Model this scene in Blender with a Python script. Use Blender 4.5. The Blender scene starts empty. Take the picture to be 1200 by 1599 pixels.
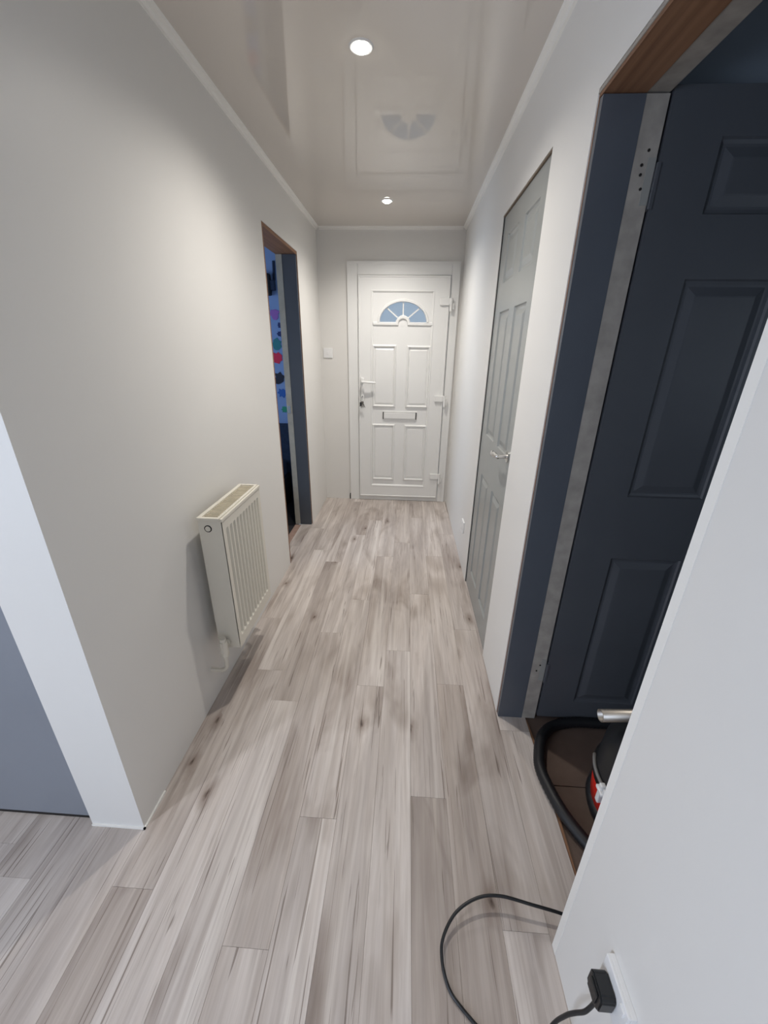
import bpy, bmesh, math, random
from mathutils import Vector, Matrix
random.seed(7)
PI = math.pi
S = bpy.context.scene
C = S.collection
# ------------------------------------------------------------------ camera
cam_d = bpy.data.cameras.new('camera'); cam = bpy.data.objects.new('camera', cam_d); C.objects.link(cam)
cam_d.sensor_fit = 'HORIZONTAL'; cam_d.sensor_width = 36; cam_d.lens = 18.551
cam_d.clip_start = 0.02
YAW, PIT, ROL = -0.052, 0.390, 0.0155
w_ = Vector((math.sin(YAW)*math.cos(PIT), math.cos(YAW)*math.cos(PIT), -math.sin(PIT)))
r_ = Vector((math.cos(YAW), -math.sin(YAW), 0)); u_ = r_.cross(w_)
r2 = r_*math.cos(ROL) + u_*math.sin(ROL); u2 = -r_*math.sin(ROL) + u_*math.cos(ROL)
M = Matrix((r2, u2, -w_)).transposed().to_4x4(); M.translation = (0, 0, 1.5)
cam.matrix_world = M
S.camera = cam
# ------------------------------------------------------------------ world, lights, exposure
wd = bpy.data.worlds.new('world'); S.world = wd; wd.use_nodes = True
bg = wd.node_tree.nodes['Background']; bg.inputs[0].default_value = (0.50, 0.62, 0.75, 1); bg.inputs[1].default_value = 0.72
S.view_settings.view_transform = 'Standard'; S.view_settings.look = 'None'
S.view_settings.exposure = 0.0; S.view_settings.gamma = 1; S.view_settings.use_curve_mapping = False

def area_light(name, loc, rot, sx, sy, power, col):
    l = bpy.data.lights.new(name, 'AREA'); l.shape = 'RECTANGLE'; l.size = sx; l.size_y = sy; l.energy = power; l.color = col
    o = bpy.data.objects.new(name, l); C.objects.link(o); o.location = loc; o.rotation_euler = rot; return o
DAY = (0.67, 0.79, 1.0)
area_light('daylight_hall_window', (-2.40, -1.20, 1.20), (math.radians(90), 0, math.radians(-90)), 0.40, 1.7, 46, DAY)      # faces +x, in the hall window left of the camera
area_light('daylight_left_room', (-2.93, 2.6, 1.5), (math.radians(90), 0, math.radians(-90)), 1.2, 1.2, 30, (0.55, 0.73, 1.0))  # faces +x
area_light('fill_right_room', (2.6, -0.4, 1.5), (math.radians(90), 0, math.radians(25)), 0.8, 0.9, 2.4, (0.75, 0.87, 1.0))  # added fill light to lift the unlit right room, no window there
def spot(name, loc, power, col=(1.0, 0.95, 0.885), ang=150, blend=1.0, rad=0.03):
    l = bpy.data.lights.new(name, 'SPOT'); l.energy = power; l.color = col; l.spot_size = math.radians(ang); l.spot_blend = blend
    l.shadow_soft_size = rad; o = bpy.data.objects.new(name, l); C.objects.link(o); o.location = loc; return o
H = 2.456; XL = -0.831; XR = 0.45; YE = 4.005
LIGHTS = [(-0.199, 1.847, 60), (-0.188, 3.364, 60), (-1.50, -0.06, 30)]

# ------------------------------------------------------------------ materials
def mat(name, col, rough=0.5, metal=0.0, spec=0.5, noise=0.0, nscale=8, bump=0.0, bscale=200, **kw):
    m = bpy.data.materials.new(name); m.use_nodes = True; nt = m.node_tree; b = nt.nodes['Principled BSDF']
    b.inputs['Base Color'].default_value = (*col, 1); b.inputs['Roughness'].default_value = rough
    b.inputs['Metallic'].default_value = metal; b.inputs['Specular IOR Level'].default_value = spec
    for k, v in kw.items(): b.inputs[k.replace('_', ' ')].default_value = v
    tc = nt.nodes.new('ShaderNodeTexCoord')
    if noise:
        n = nt.nodes.new('ShaderNodeTexNoise'); n.inputs['Scale'].default_value = nscale; n.inputs['Detail'].default_value = 5
        nt.links.new(tc.outputs['Object'], n.inputs['Vector'])
        r = nt.nodes.new('ShaderNodeValToRGB')
        r.color_ramp.elements[0].position = 0.3; r.color_ramp.elements[1].position = 0.7
        r.color_ramp.elements[0].color = (*[c*(1-noise) for c in col], 1); r.color_ramp.elements[1].color = (*[min(1, c*(1+noise)) for c in col], 1)
        nt.links.new(n.outputs['Fac'], r.inputs['Fac']); nt.links.new(r.outputs['Color'], b.inputs['Base Color'])
    if bump:
        n2 = nt.nodes.new('ShaderNodeTexNoise'); n2.inputs['Scale'].default_value = bscale; n2.inputs['Detail'].default_value = 3
        nt.links.new(tc.outputs['Object'], n2.inputs['Vector'])
        bp = nt.nodes.new('ShaderNodeBump'); bp.inputs['Strength'].default_value = bump; bp.inputs['Distance'].default_value = 0.002
        nt.links.new(n2.outputs['Fac'], bp.inputs['Height']); nt.links.new(bp.outputs['Normal'], b.inputs['Normal'])
    return m
def srgb(r, g, b): return tuple(((c/255)/12.92 if c/255 <= 0.04045 else ((c/255+0.055)/1.055)**2.4) for c in (r, g, b))

m_wall = mat('white_wall_board', srgb(229, 227, 223), 0.42, spec=0.4, noise=0.012, nscale=1.5, bump=0.05, bscale=120)
m_ceil = mat('glossy_white_ceiling', srgb(214, 207, 199), 0.05, spec=0.55, noise=0.01, nscale=1)
m_bead = mat('white_plastic_bead', srgb(240, 238, 233), 0.3)
m_upvc = mat('white_upvc', srgb(236, 236, 234), 0.28, spec=0.5)
m_upvc2 = mat('white_upvc_gasket', srgb(150, 150, 145), 0.5)
m_grey = mat('mid_grey_door_paint', srgb(146, 149, 147), 0.26, noise=0.03, nscale=3, bump=0.03, bscale=300)
m_dark = mat('slate_grey_door_paint', srgb(82, 85, 90), 0.38, noise=0.05, nscale=4, bump=0.05, bscale=250)
m_bluegrey = mat('blue_grey_door_paint', srgb(132, 137, 146), 0.4, noise=0.04, nscale=3, bump=0.03)
m_lining = mat('slate_grey_lining_paint', srgb(84, 89, 97), 0.42, noise=0.05, nscale=5, bump=0.05)
m_pale = mat('bare_pale_rebate', srgb(158, 152, 144), 0.7, noise=0.16, nscale=22)
m_black = mat('black_plastic', srgb(26, 28, 31), 0.4)
m_hose = mat('black_ribbed_hose', srgb(24, 25, 28), 0.5)
m_gap = mat('dark_gap', srgb(30, 26, 24), 0.9)
m_chrome = mat('brushed_chrome', (0.72, 0.71, 0.69), 0.25, metal=1.0)
m_rad = mat('cream_radiator_enamel', srgb(226, 221, 208), 0.3)
m_grille = mat('radiator_grille', srgb(205, 197, 178), 0.6, noise=0.08, nscale=30)
m_red = mat('red_plastic', srgb(205, 38, 28), 0.3)
m_pinkwood = mat('bare_threshold', srgb(165, 138, 125), 0.8, noise=0.15, nscale=20)
m_switch = mat('white_socket_plastic', srgb(236, 236, 236), 0.25)
m_brownfloor = mat('brown_hardboard', srgb(96, 80, 71), 0.8, noise=0.18, nscale=7, bump=0.1)
m_roomwall = mat('dim_room_wall', srgb(150, 160, 172), 0.7)
m_bluewall = mat('pale_blue_room_wall', srgb(128, 150, 190), 0.7, noise=0.02)
m_navy = mat('navy_fabric', srgb(32, 44, 66), 0.9, noise=0.2, nscale=30)
m_blackf = mat('black_cabinet', srgb(20, 20, 24), 0.6)
m_darkfloor = mat('dark_room_floor', srgb(46, 44, 46), 0.8, noise=0.15)

def mat_wood(name, ca, cb, cs, sx=60, sy=2):
    m = bpy.data.materials.new(name); m.use_nodes = True; nt = m.node_tree; b = nt.nodes['Principled BSDF']
    tc = nt.nodes.new('ShaderNodeTexCoord'); mp = nt.nodes.new('ShaderNodeMapping'); mp.inputs['Scale'].default_value = (sx, sy, sx)
    n = nt.nodes.new('ShaderNodeTexNoise'); n.inputs['Scale'].default_value = 1; n.inputs['Detail'].default_value = 6
    r = nt.nodes.new('ShaderNodeValToRGB'); r.color_ramp.elements[0].position = .3; r.color_ramp.elements[1].position = .7
    r.color_ramp.elements[0].color = (*ca, 1); r.color_ramp.elements[1].color = (*cb, 1)
    nt.links.new(tc.outputs['Object'], mp.inputs[0]); nt.links.new(mp.outputs[0], n.inputs['Vector']); nt.links.new(n.outputs['Fac'], r.inputs[0])
    nt.links.new(r.outputs[0], b.inputs['Base Color']); b.inputs['Roughness'].default_value = cs
    return m
m_raw = mat_wood('raw_brown_timber', srgb(118, 84, 60), srgb(148, 110, 82), 0.6)

m_edge = mat_wood('dusty_brown_edge', srgb(104, 90, 76), srgb(138, 122, 104), 0.8)
def mat_floor():
    m = bpy.data.materials.new('whitewashed_oak_laminate'); m.use_nodes = True; nt = m.node_tree; N = nt.nodes; L = nt.links
    b = N['Principled BSDF']; b.inputs['Roughness'].default_value = 0.42; b.inputs['Specular IOR Level'].default_value = 0.4
    def nd(t, **k):
        n = N.new(t)
        for a, v in k.items():
            if a in n.inputs: n.inputs[a].default_value = v
            else: setattr(n, a, v)
        return n
    geo = nd('ShaderNodeNewGeometry'); oi = nd('ShaderNodeObjectInfo')
    off = nd('ShaderNodeVectorMath', operation='MULTIPLY'); L.new(oi.outputs['Color'], off.inputs[0]); off.inputs[1].default_value = (3.7, 31, 17)
    add = nd('ShaderNodeVectorMath', operation='ADD'); L.new(geo.outputs['Position'], add.inputs[0]); L.new(off.outputs[0], add.inputs[1])
    def stretch(sx, sy, detail=5, rough=0.55, dist=0.0, src=add):
        mp = nd('ShaderNodeMapping'); mp.inputs['Scale'].default_value = (sx, sy, 1); L.new(src.outputs[0], mp.inputs[0])
        n = nd('ShaderNodeTexNoise'); n.inputs['Scale'].default_value = 1; n.inputs['Detail'].default_value = detail
        n.inputs['Roughness'].default_value = rough; n.inputs['Distortion'].default_value = dist; L.new(mp.outputs[0], n.inputs['Vector']); return n
    def ramp(src, p0, p1, c0, c1):
        r = nd('ShaderNodeValToRGB'); e = r.color_ramp.elements; e[0].position = p0; e[1].position = p1
        e[0].color = (*c0, 1) if len(c0) == 3 else c0; e[1].color = (*c1, 1); L.new(src, r.inputs[0]); return r
    def mix(kind, fac, a, b2):
        x = nd('ShaderNodeMix'); x.data_type = 'RGBA'; x.blend_type = kind
        if isinstance(fac, float): x.inputs[0].default_value = fac
        else: L.new(fac, x.inputs[0])
        for i, v in ((6, a), (7, b2)):
            if isinstance(v, tuple): x.inputs[i].default_value = (*v, 1)
            else: L.new(v, x.inputs[i])
        return x.outputs[2]
    base = ramp(stretch(9, 0.9, 4, 0.6, 0.4).outputs['Fac'], 0.34, 0.64, srgb(190, 181, 176), srgb(228, 220, 214))
    fine = ramp(stretch(110, 2.2, 6, 0.65).outputs['Fac'], 0.25, 0.70, srgb(222, 217, 213), (1, 1, 1))
    med = ramp(stretch(28, 1.3, 5, 0.6, 1.6).outputs['Fac'], 0.36, 0.62, srgb(222, 217, 213), (1, 1, 1))
    c = mix('MULTIPLY', 0.5, base.outputs[0], fine.outputs[0]); c = mix('MULTIPLY', 0.6, c, med.outputs[0])
    # broad grey smoky patches
    pt = ramp(stretch(5.5, 1.9, 3, 0.5, 0.8).outputs['Fac'], 0.52, 0.74, (0, 0, 0), (1, 1, 1))
    c = mix('MULTIPLY', pt.outputs[0], c, srgb(205, 198, 193))
    # white-wash streaks
    ws = ramp(stretch(24, 0.7, 3, 0.5, 0.6).outputs['Fac'], 0.58, 0.70, (0, 0, 0), (0.55, 0.55, 0.55))
    c = mix('MIX', ws.outputs[0], c, srgb(232, 225, 218))
    # thin dark grain cracks, only in some places
    ck = ramp(stretch(75, 1.4, 2, 0.5, 2.0).outputs['Fac'], 0.655, 0.69, (0, 0, 0), (0.7, 0.7, 0.7))
    c = mix('MULTIPLY', ck.outputs[0], c, srgb(150, 138, 130))
    # knots
    mp = nd('ShaderNodeMapping'); mp.inputs['Scale'].default_value = (5.6, 2.6, 0); L.new(add.outputs[0], mp.inputs[0])
    dn = stretch(30, 14, 3, 0.6); dm = nd('ShaderNodeVectorMath', operation='SCALE'); dm.inputs['Scale'].default_value = 0.16; L.new(dn.outputs['Color'], dm.inputs[0])
    da = nd('ShaderNodeVectorMath', operation='ADD'); L.new(mp.outputs[0], da.inputs[0]); L.new(dm.outputs[0], da.inputs[1])
    v = nd('ShaderNodeTexVoronoi'); v.inputs['Scale'].default_value = 1; v.voronoi_dimensions = '2D'; L.new(da.outputs[0], v.inputs['Vector'])
    kn = ramp(v.outputs['Distance'], 0.0, 0.055, (1, 1, 1), (0, 0, 0)); halo = ramp(v.outputs['Distance'], 0.01, 0.20, (1, 1, 1), (0, 0, 0))
    sel = nd('ShaderNodeMath', operation='GREATER_THAN'); sep = nd('ShaderNodeSeparateColor'); L.new(v.outputs['Color'], sep.inputs[0]); L.new(sep.outputs[0], sel.inputs[0]); sel.inputs[1].default_value = 0.78
    k1 = nd('ShaderNodeMath', operation='MULTIPLY'); L.new(kn.outputs[0], k1.inputs[0]); L.new(sel.outputs[0], k1.inputs[1])
    k2 = nd('ShaderNodeMath', operation='MULTIPLY'); L.new(halo.outputs[0], k2.inputs[0]); L.new(sel.outputs[0], k2.inputs[1])
    c = mix('MULTIPLY', k2.outputs[0], c, srgb(200, 191, 185)); c = mix('MULTIPLY', k1.outputs[0], c, srgb(140, 126, 118))
    # plank tone from the object's own colour
    sp = nd('ShaderNodeSeparateColor'); L.new(oi.outputs['Color'], sp.inputs[0])
    tone = ramp(sp.outputs[2], 0, 1, srgb(220, 215, 211), (1, 1, 1)); c = mix('MULTIPLY', 1.0, c, tone.outputs[0])
    L.new(c, b.inputs['Base Color'])
    bu = nd('ShaderNodeBump'); bu.inputs['Strength'].default_value = 0.12; bu.inputs['Distance'].default_value = 0.001
    L.new(stretch(90, 3, 3).outputs['Fac'], bu.inputs['Height']); L.new(bu.outputs['Normal'], b.inputs['Normal'])
    return m
m_floor = mat_floor()
m_lamp = bpy.data.materials.new('lit_lamp_lens'); m_lamp.use_nodes = True
b = m_lamp.node_tree.nodes['Principled BSDF']; b.inputs['Emission Color'].default_value = (1, .97, .9, 1); b.inputs['Emission Strength'].default_value = 14
m_pane = bpy.data.materials.new('frosted_glass'); m_pane.use_nodes = True
b = m_pane.node_tree.nodes['Principled BSDF']; b.inputs['Transmission Weight'].default_value = 1; b.inputs['Roughness'].default_value = 0.45; b.inputs['Base Color'].default_value = (0.9, 0.95, 1, 1); b.inputs['IOR'].default_value = 1.45

# ------------------------------------------------------------------ mesh helpers
def obj(name, bm, m, parent=None, smooth=False):
    me = bpy.data.meshes.new(name); bmesh.ops.recalc_face_normals(bm, faces=bm.faces[:]); bm.to_mesh(me); bm.free()
    for mm in (m if isinstance(m, (list, tuple)) else [m]): me.materials.append(mm)
    if smooth:
        for p in me.polygons: p.use_smooth = True
    o = bpy.data.objects.new(name, me); C.objects.link(o)
    if parent: o.parent = parent
    return o
def meta(o, label=None, cat=None, group=None, kind=None):
    if label: o['label'] = label
    if cat: o['category'] = cat
    if group: o['group'] = group
    if kind: o['kind'] = kind
    return o
def thing(name, loc, label, cat, rz=0, group=None, kind=None):
    o = bpy.data.objects.new(name, None); C.objects.link(o); o.location = loc; o.rotation_euler = (0, 0, rz); o.empty_display_size = .1
    return meta(o, label, cat, group, kind)
def box(bm, x0, x1, y0, y1, z0, z1, bev=0, mi=0):
    b2 = bmesh.new()
    vs = [b2.verts.new(p) for p in ((x0,y0,z0),(x1,y0,z0),(x1,y1,z0),(x0,y1,z0),(x0,y0,z1),(x1,y0,z1),(x1,y1,z1),(x0,y1,z1))]
    for f in ((0,3,2,1),(4,5,6,7),(0,1,5,4),(1,2,6,5),(2,3,7,6),(3,0,4,7)): b2.faces.new([vs[i] for i in f])
    if bev: bmesh.ops.bevel(b2, geom=b2.edges[:], offset=bev, segments=2, affect='EDGES', profile=0.5)
    for f in b2.faces: f.material_index = mi
    t = bpy.data.meshes.new('t'); b2.to_mesh(t); b2.free(); bm.from_mesh(t); bpy.data.meshes.remove(t); return bm
def B(*a, **k): return box(bmesh.new(), *a, **k)
def prism(bm, pts, y0, y1, axis='y'):
    """extrude 2D polygon pts along an axis; axis y: pts are (x,z); axis x: pts are (y,z); axis z: pts are (x,y)"""
    def P(p, t): return (p[0], t, p[1]) if axis == 'y' else ((t, p[0], p[1]) if axis == 'x' else (p[0], p[1], t))
    a = [bm.verts.new(P(p, y0)) for p in pts]; c = [bm.verts.new(P(p, y1)) for p in pts]; n = len(pts)
    bm.faces.new(a); bm.faces.new(c[::-1])
    for i in range(n): bm.faces.new((a[i], c[i], c[(i+1) % n], a[(i+1) % n]))
    return bm
def frustum(bm, x0, x1, z0, z1, ya, yb, ins):
    """raised block on a face looking -y: base rect at ya, top rect inset at yb"""
    a = [bm.verts.new(p) for p in ((x0,ya,z0),(x1,ya,z0),(x1,ya,z1),(x0,ya,z1))]
    c = [bm.verts.new(p) for p in ((x0+ins,yb,z0+ins),(x1-ins,yb,z0+ins),(x1-ins,yb,z1-ins),(x0+ins,yb,z1-ins))]
    bm.faces.new(c); bm.faces.new(a[::-1])
    for i in range(4): bm.faces.new((a[i], a[(i+1)%4], c[(i+1)%4], c[i]))
    return bm
def ringframe(bm, x0, x1, z0, z1, wd_, ya, yb, slope=0.004):
    """mitred moulding frame raised from ya to yb"""
    def R(i, y): return [bm.verts.new(p) for p in ((x0+i,y,z0+i),(x1-i,y,z0+i),(x1-i,y,z1-i),(x0+i,y,z1-i))]
    rs = [R(0, ya), R(slope, yb), R(wd_-slope, yb), R(wd_, ya)]
    for a, c in zip(rs, rs[1:]+rs[:1]):
        for i in range(4): bm.faces.new((a[i], a[(i+1)%4], c[(i+1)%4], c[i]))
    return bm
def tube(bm, pts, rad, n=12, closed_ends=True, rfun=None):
    pts = [Vector(p) for p in pts]; rings = []; up = Vector((0, 0, 1)); prev = None
    for i, p in enumerate(pts):
        t = (pts[min(i+1, len(pts)-1)] - pts[max(i-1, 0)]).normalized()
        if prev is None:
            a = t.cross(up)
            if a.length < 1e-3: a = t.cross(Vector((1, 0, 0)))
            a.normalize()
        else:
            a = (prev - t*prev.dot(t)).normalized()
        prev = a; c = t.cross(a); rr = rfun(i) if rfun else rad
        rings.append([bm.verts.new(p + (a*math.cos(2*PI*k/n) + c*math.sin(2*PI*k/n))*rr) for k in range(n)])
    for a, c in zip(rings, rings[1:]):
        for k in range(n): bm.faces.new((a[k], a[(k+1)%n], c[(k+1)%n], c[k]))
    if closed_ends: bm.faces.new(rings[0][::-1]); bm.faces.new(rings[-1])
    return bm
def spline(pts, k=8):
    pts = [Vector(p) for p in pts]; P = [pts[0]] + pts + [pts[-1]]; out = []
    for i in range(1, len(P)-2):
        for j in range(k):
            t = j/k; a, b2, c, d = P[i-1], P[i], P[i+1], P[i+2]
            out.append(0.5*((2*b2) + (c-a)*t + (2*a-5*b2+4*c-d)*t*t + (3*b2-a-3*c+d)*t**3))
    out.append(pts[-1]); return out
def lathe(bm, prof, cx=0, cy=0, n=40):
    rings = [[bm.verts.new((cx+r*math.cos(2*PI*k/n), cy+r*math.sin(2*PI*k/n), z)) for k in range(n)] for r, z in prof]
    for a, c in zip(rings, rings[1:]):
        for k in range(n): bm.faces.new((a[k], a[(k+1)%n], c[(k+1)%n], c[k]))
    bm.faces.new(rings[0][::-1]); bm.faces.new(rings[-1]); return bm
def struct(name, bm, m, label, cat): return meta(obj(name, bm, m), label, cat, kind='structure')

# ------------------------------------------------------------------ the setting: floor and planks
fl = bmesh.new()
box(fl, -2.45, 0.60, -2.0, 0.80, -0.06, -0.012); box(fl, -0.93, 0.56, 0.80, 4.01, -0.06, -0.012)
floor = struct('floor', fl, m_gap, 'hallway floor laid with pale whitewashed grey oak laminate planks running lengthwise', 'floor')
PW, PL = 0.128, 1.29
def plank(x0, x1, y0, y1):
    g = 0.00012; b = 0.0006
    bm = bmesh.new()
    a = [bm.verts.new(p) for p in ((x0+g,y0+g,-0.012),(x1-g,y0+g,-0.012),(x1-g,y1-g,-0.012),(x0+g,y1-g,-0.012))]
    c = [bm.verts.new(p) for p in ((x0+g,y0+g,-0.001),(x1-g,y0+g,-0.001),(x1-g,y1-g,-0.001),(x0+g,y1-g,-0.001))]
    d = [bm.verts.new(p) for p in ((x0+b,y0+b,0),(x1-b,y0+b,0),(x1-b,y1-b,0),(x0+b,y1-b,0))]
    bm.faces.new(d)
    for p, q in ((a, c), (c, d)):
        for i in range(4): bm.faces.new((p[i], p[(i+1)%4], q[(i+1)%4], q[i]))
    o = obj('plank', bm, m_floor, floor)
    r3 = random.random(); dark = 0.1 if (x0 > 0.19 and x0 < 0.2 and y1 < 1.6 and y1 > 1.4) or (x0 > 0.06 and x0 < 0.07 and 0.9 < y1 < 1.0) else 0.5+0.5*r3
    if r3 < 0.10: dark = 0.25
    o.color = (random.random(), random.random(), dark, 1)
known = {0: 1.475-PL, 1: 0.60, -1: 0.943, -2: 0.40, 2: -0.05, -3: 0.15, -4: 0.85, -5: 0.52}       # joint offsets of the columns, read from the floor
for i in range(-21, 4):
    x0 = 0.064 + i*PW; x1 = x0 + PW
    x0c, x1c = max(x0, -2.45), min(x1, 0.572)
    if x1c - x0c < 0.02: continue
    ofs = known.get(i-1, random.uniform(0, PL))
    k = -3
    while True:
        ya, yb = ofs + k*PL, ofs + (k+1)*PL; k += 1
        if ya > YE: break
        yb = min(yb, YE); ya = max(ya, -1.99)
        if yb - ya < 0.03: continue
        if x1c <= -0.93 + 1e-6:
            yb = min(yb, 0.80)
            if yb - ya < 0.03: continue
            plank(x0c, x1c, ya, yb)
        elif x0c < -0.93:
            if ya < 0.80: plank(x0c, x1c, ya, min(yb, 0.80))
            if yb > 0.80: plank(-0.93, x1c, max(ya, 0.80), yb)
        else: plank(x0c, x1c, ya, yb)

# ------------------------------------------------------------------ walls
# left wall: x -0.99 .. XL, opening y 2.56..3.31, z 0..2.142
LY0, LY1, LZ = 2.56, 3.31, 2.142
w = bmesh.new(); box(w, -0.985, XL, 0.781, LY0, 0, H); box(w, -0.985, XL, LY1, YE, 0, H); box(w, -0.985, XL, LY0, LY1, LZ, H)
struct('wall_left', w, m_wall, 'smooth white wall on the left of the hallway with radiator and open doorway', 'wall')
RY0, RY1, RZ = 0.579, 1.338, 2.106     # open doorway
DY0, DY1, DZ = 1.69, 2.425, 2.125      # closed grey door
w = bmesh.new()
box(w, XR, 0.61, -2.0, RY0, 0, H); box(w, XR, 0.61, RY0, RY1, RZ, H); box(w, XR, 0.61, RY1, DY0, 0, H)
box(w, XR, 0.61, DY0, DY1, DZ, H); box(w, XR, 0.61, DY1, YE, 0, H); box(w, 0.525, 0.61, DY0, DY1, 0, DZ)
struct('wall_right', w, m_wall, 'smooth white wall on the right of the hallway pierced by two doorways', 'wall')
# end wall with fanlight door hole
FX0, FX1, FZ = -0.555, 0.412, 2.192
w = bmesh.new(); box(w, -0.985, FX0, YE, 4.15, 0, H); box(w, FX1, 0.61, YE, 4.15, 0, H); box(w, FX0, FX1, YE, 4.15, FZ, H)
struct('wall_front', w, m_wall, 'white end wall around the front door with a light switch', 'wall')
# hall return wall with the blue grey door (faces the camera)
EX0, EX1, EZ = -1.78, -1.012, 2.10
w = bmesh.new(); box(w, EX1, -0.985, 0.781, 0.93, 0, H); box(w, -2.45, EX0, 0.781, 0.93, 0, H); box(w, EX0, EX1, 0.781, 0.93, EZ, H); box(w, EX0, EX1, 0.86, 0.93, 0, EZ)
struct('wall_side', w, m_wall, 'short white return wall beside the blue-grey door at the left edge', 'wall')
w = bmesh.new(); box(w, -2.55, -2.45, -2.1, -1.65, 0, H); box(w, -2.55, -2.45, -0.75, 0.93, 0, H); box(w, -2.55, -2.45, -1.65, -0.75, 0, 0.3); box(w, -2.55, -2.45, -1.65, -0.75, 2.1, H)
struct('wall_hall', w, m_wall, 'white hall wall out of view on the far left', 'wall')
struct('wall_back', B(-2.45, 0.61, -2.1, -2.0, 0, H), m_wall, 'white wall behind the camera, out of view', 'wall')
wf = bmesh.new()
for y0, y1, z0, z1 in ((-1.65, -1.59, 0.3, 2.1), (-0.81, -0.75, 0.3, 2.1), (-1.59, -0.81, 0.3, 0.36), (-1.59, -0.81, 2.04, 2.1)): box(wf, -2.52, -2.455, y0, y1, z0, z1, bev=0.003)
win = struct('window_1', wf, m_upvc, 'white framed hall window left of the camera, out of view', 'window')
obj('pane', B(-2.50, -2.494, -1.60, -0.80, 0.35, 2.05), m_pane, win)
struct('ceiling', B(-2.45, 0.61, -2.0, 4.15, H, H+0.05), m_ceil, 'glossy white ceiling cladding reflecting the front door and downlights', 'ceiling')

# ceiling bead along the walls
def bead(x0, y0, x1, y1, nx, ny):
    """scotia between two corner points, (nx,ny) points into the room"""
    prof = [(0, 0), (0.030, 0), (0.026, -0.007), (0.014, -0.011), (0.009, -0.020), (0, -0.022)]
    bm = bmesh.new(); a = []; c = []
    for d, z in prof:
        a.append(bm.verts.new((x0+nx*d, y0+ny*d, H+z))); c.append(bm.verts.new((x1+nx*d, y1+ny*d, H+z)))
    n = len(prof); bm.faces.new(a); bm.faces.new(c[::-1])
    for i in range(n): bm.faces.new((a[i], a[(i+1)%n], c[(i+1)%n], c[i]))
    return bm
struct('trim_1', bead(XL, 0.781, XL, YE, 1, 0), m_bead, 'thin white ceiling bead along the top of the left wall', 'trim')
struct('trim_2', bead(XR, -2, XR, YE, -1, 0), m_bead, 'thin white ceiling bead along the top of the right wall', 'trim')
struct('trim_3', bead(XL+.03, YE, XR-.03, YE, 0, -1), m_bead, 'short white ceiling bead above the front door wall', 'trim')
tr = prism(bmesh.new(), [(XR-0.0010, RY0-0.020), (XR+0.003, RY0-0.020), (XR+0.003, RY0), (XR-0.0015, RY0)], 0, RZ+0.02, 'z')
struct('trim_4', tr, m_bead, 'flat white corner trim on the near edge of the dark doorway', 'trim')
tr = bmesh.new(); prism(tr, [(-1.01, 0.781), (-1.01, 0.775), (-0.825, 0.775), (-0.825, 0.781)], 0, 0.006, 'z'); prism(tr, [(XL, 0.775), (-0.825, 0.775), (-0.825, 0.90), (XL, 0.90)], 0, 0.006, 'z')
struct('trim_5', tr, m_bead, 'thin white sealant bead at the foot of the left wall corner', 'trim')

# ------------------------------------------------------------------ doorway linings
ln = thing('door_frame', (0, 0, 0), 'slate grey door lining with raw brown wooden head in the open right doorway', 'door frame', kind='structure')
bm = B(XR+0.002, 0.61, RY1-0.008, RY1-0.003, 0, RZ-0.02); obj('raw_jamb', bm, m_raw, ln)
YF = RY1-0.028
obj('jamb', B(XR+0.003, 0.556, YF, RY1-0.009, 0, RZ-0.022), m_lining, ln)
rb = obj('rebate', B(0.556, 0.612, YF+0.001, RY1-0.009, 0, RZ-0.022), m_pale, ln)
meta(rb, 'bare scuffed pale rebate strip beside the dark door')
for z in (1.975, 1.945, 1.925, 1.895, 0.30, 0.27):
    s = tube(bmesh.new(), [(0.583+0.006*math.sin(z*90), YF-0.0008, z), (0.583+0.006*math.sin(z*90), YF+0.004, z)], 0.0035, 10); obj('screw_hole', s, m_gap, rb)
obj('hinge_recess', B(0.592, 0.612, YF-0.0005, YF+0.004, 1.86, 1.96), m_upvc2, rb)
obj('hinge_recess', B(0.592, 0.612, YF-0.0005, YF+0.004, 0.22, 0.33), m_upvc2, rb)
hd = obj('head', B(XR+0.002, 0.556, RY0+0.003, RY1-0.003, RZ-0.020, RZ-0.002), m_raw, ln); meta(hd, 'raw brown wooden head of the lining')
obj('head_edge', B(XR-0.0005, XR+0.004, RY0+0.003, RY1-0.003, RZ-0.012, RZ-0.004), m_pale, ln)
obj('head_rebate', B(0.556, 0.612, RY0+0.003, RY1-0.003, RZ-0.018, RZ-0.002), m_pale, ln)
obj('raw_jamb', B(XR+0.030, 0.61, RY0+0.001, RY0+0.010, 0, RZ-0.02), m_raw, ln)
obj('jamb', B(XR+0.032, 0.556, RY0+0.010, RY0+0.013, 0, RZ-0.022), m_lining, ln)

l2 = thing('door_frame', (0, 0, 0), 'dark grey door lining with brown wooden head in the open left doorway', 'door frame', kind='structure')
obj('raw_jamb', B(-0.985, XL-0.001, LY1-0.009, LY1-0.003, 0, LZ-0.02), m_raw, l2)
obj('jamb', B(-0.938, XL-0.005, LY1-0.028, LY1-0.010, 0, LZ-0.022), m_lining, l2)
rb = obj('rebate', B(-0.983, -0.938, LY1-0.030, LY1-0.010, 0, LZ-0.022), mat('cream_rebate', srgb(176, 172, 160), 0.7, noise=0.12, nscale=14), l2); meta(rb, 'worn cream rebate strip of the lining')
obj('latch_keep', B(-0.976, -0.950, LY1-0.034, LY1-0.029, 1.00, 1.06, bev=0.001), m_chrome, rb)
hd = obj('head', B(-0.985, XL-0.001, LY0+0.003, LY1-0.003, LZ-0.020, LZ-0.002), m_raw, l2); meta(hd, 'raw brown wooden head of the lining')
obj('raw_jamb', B(-0.985, XL-0.001, LY0+0.003, LY0+0.022, 0, LZ-0.02), m_raw, l2)
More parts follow.
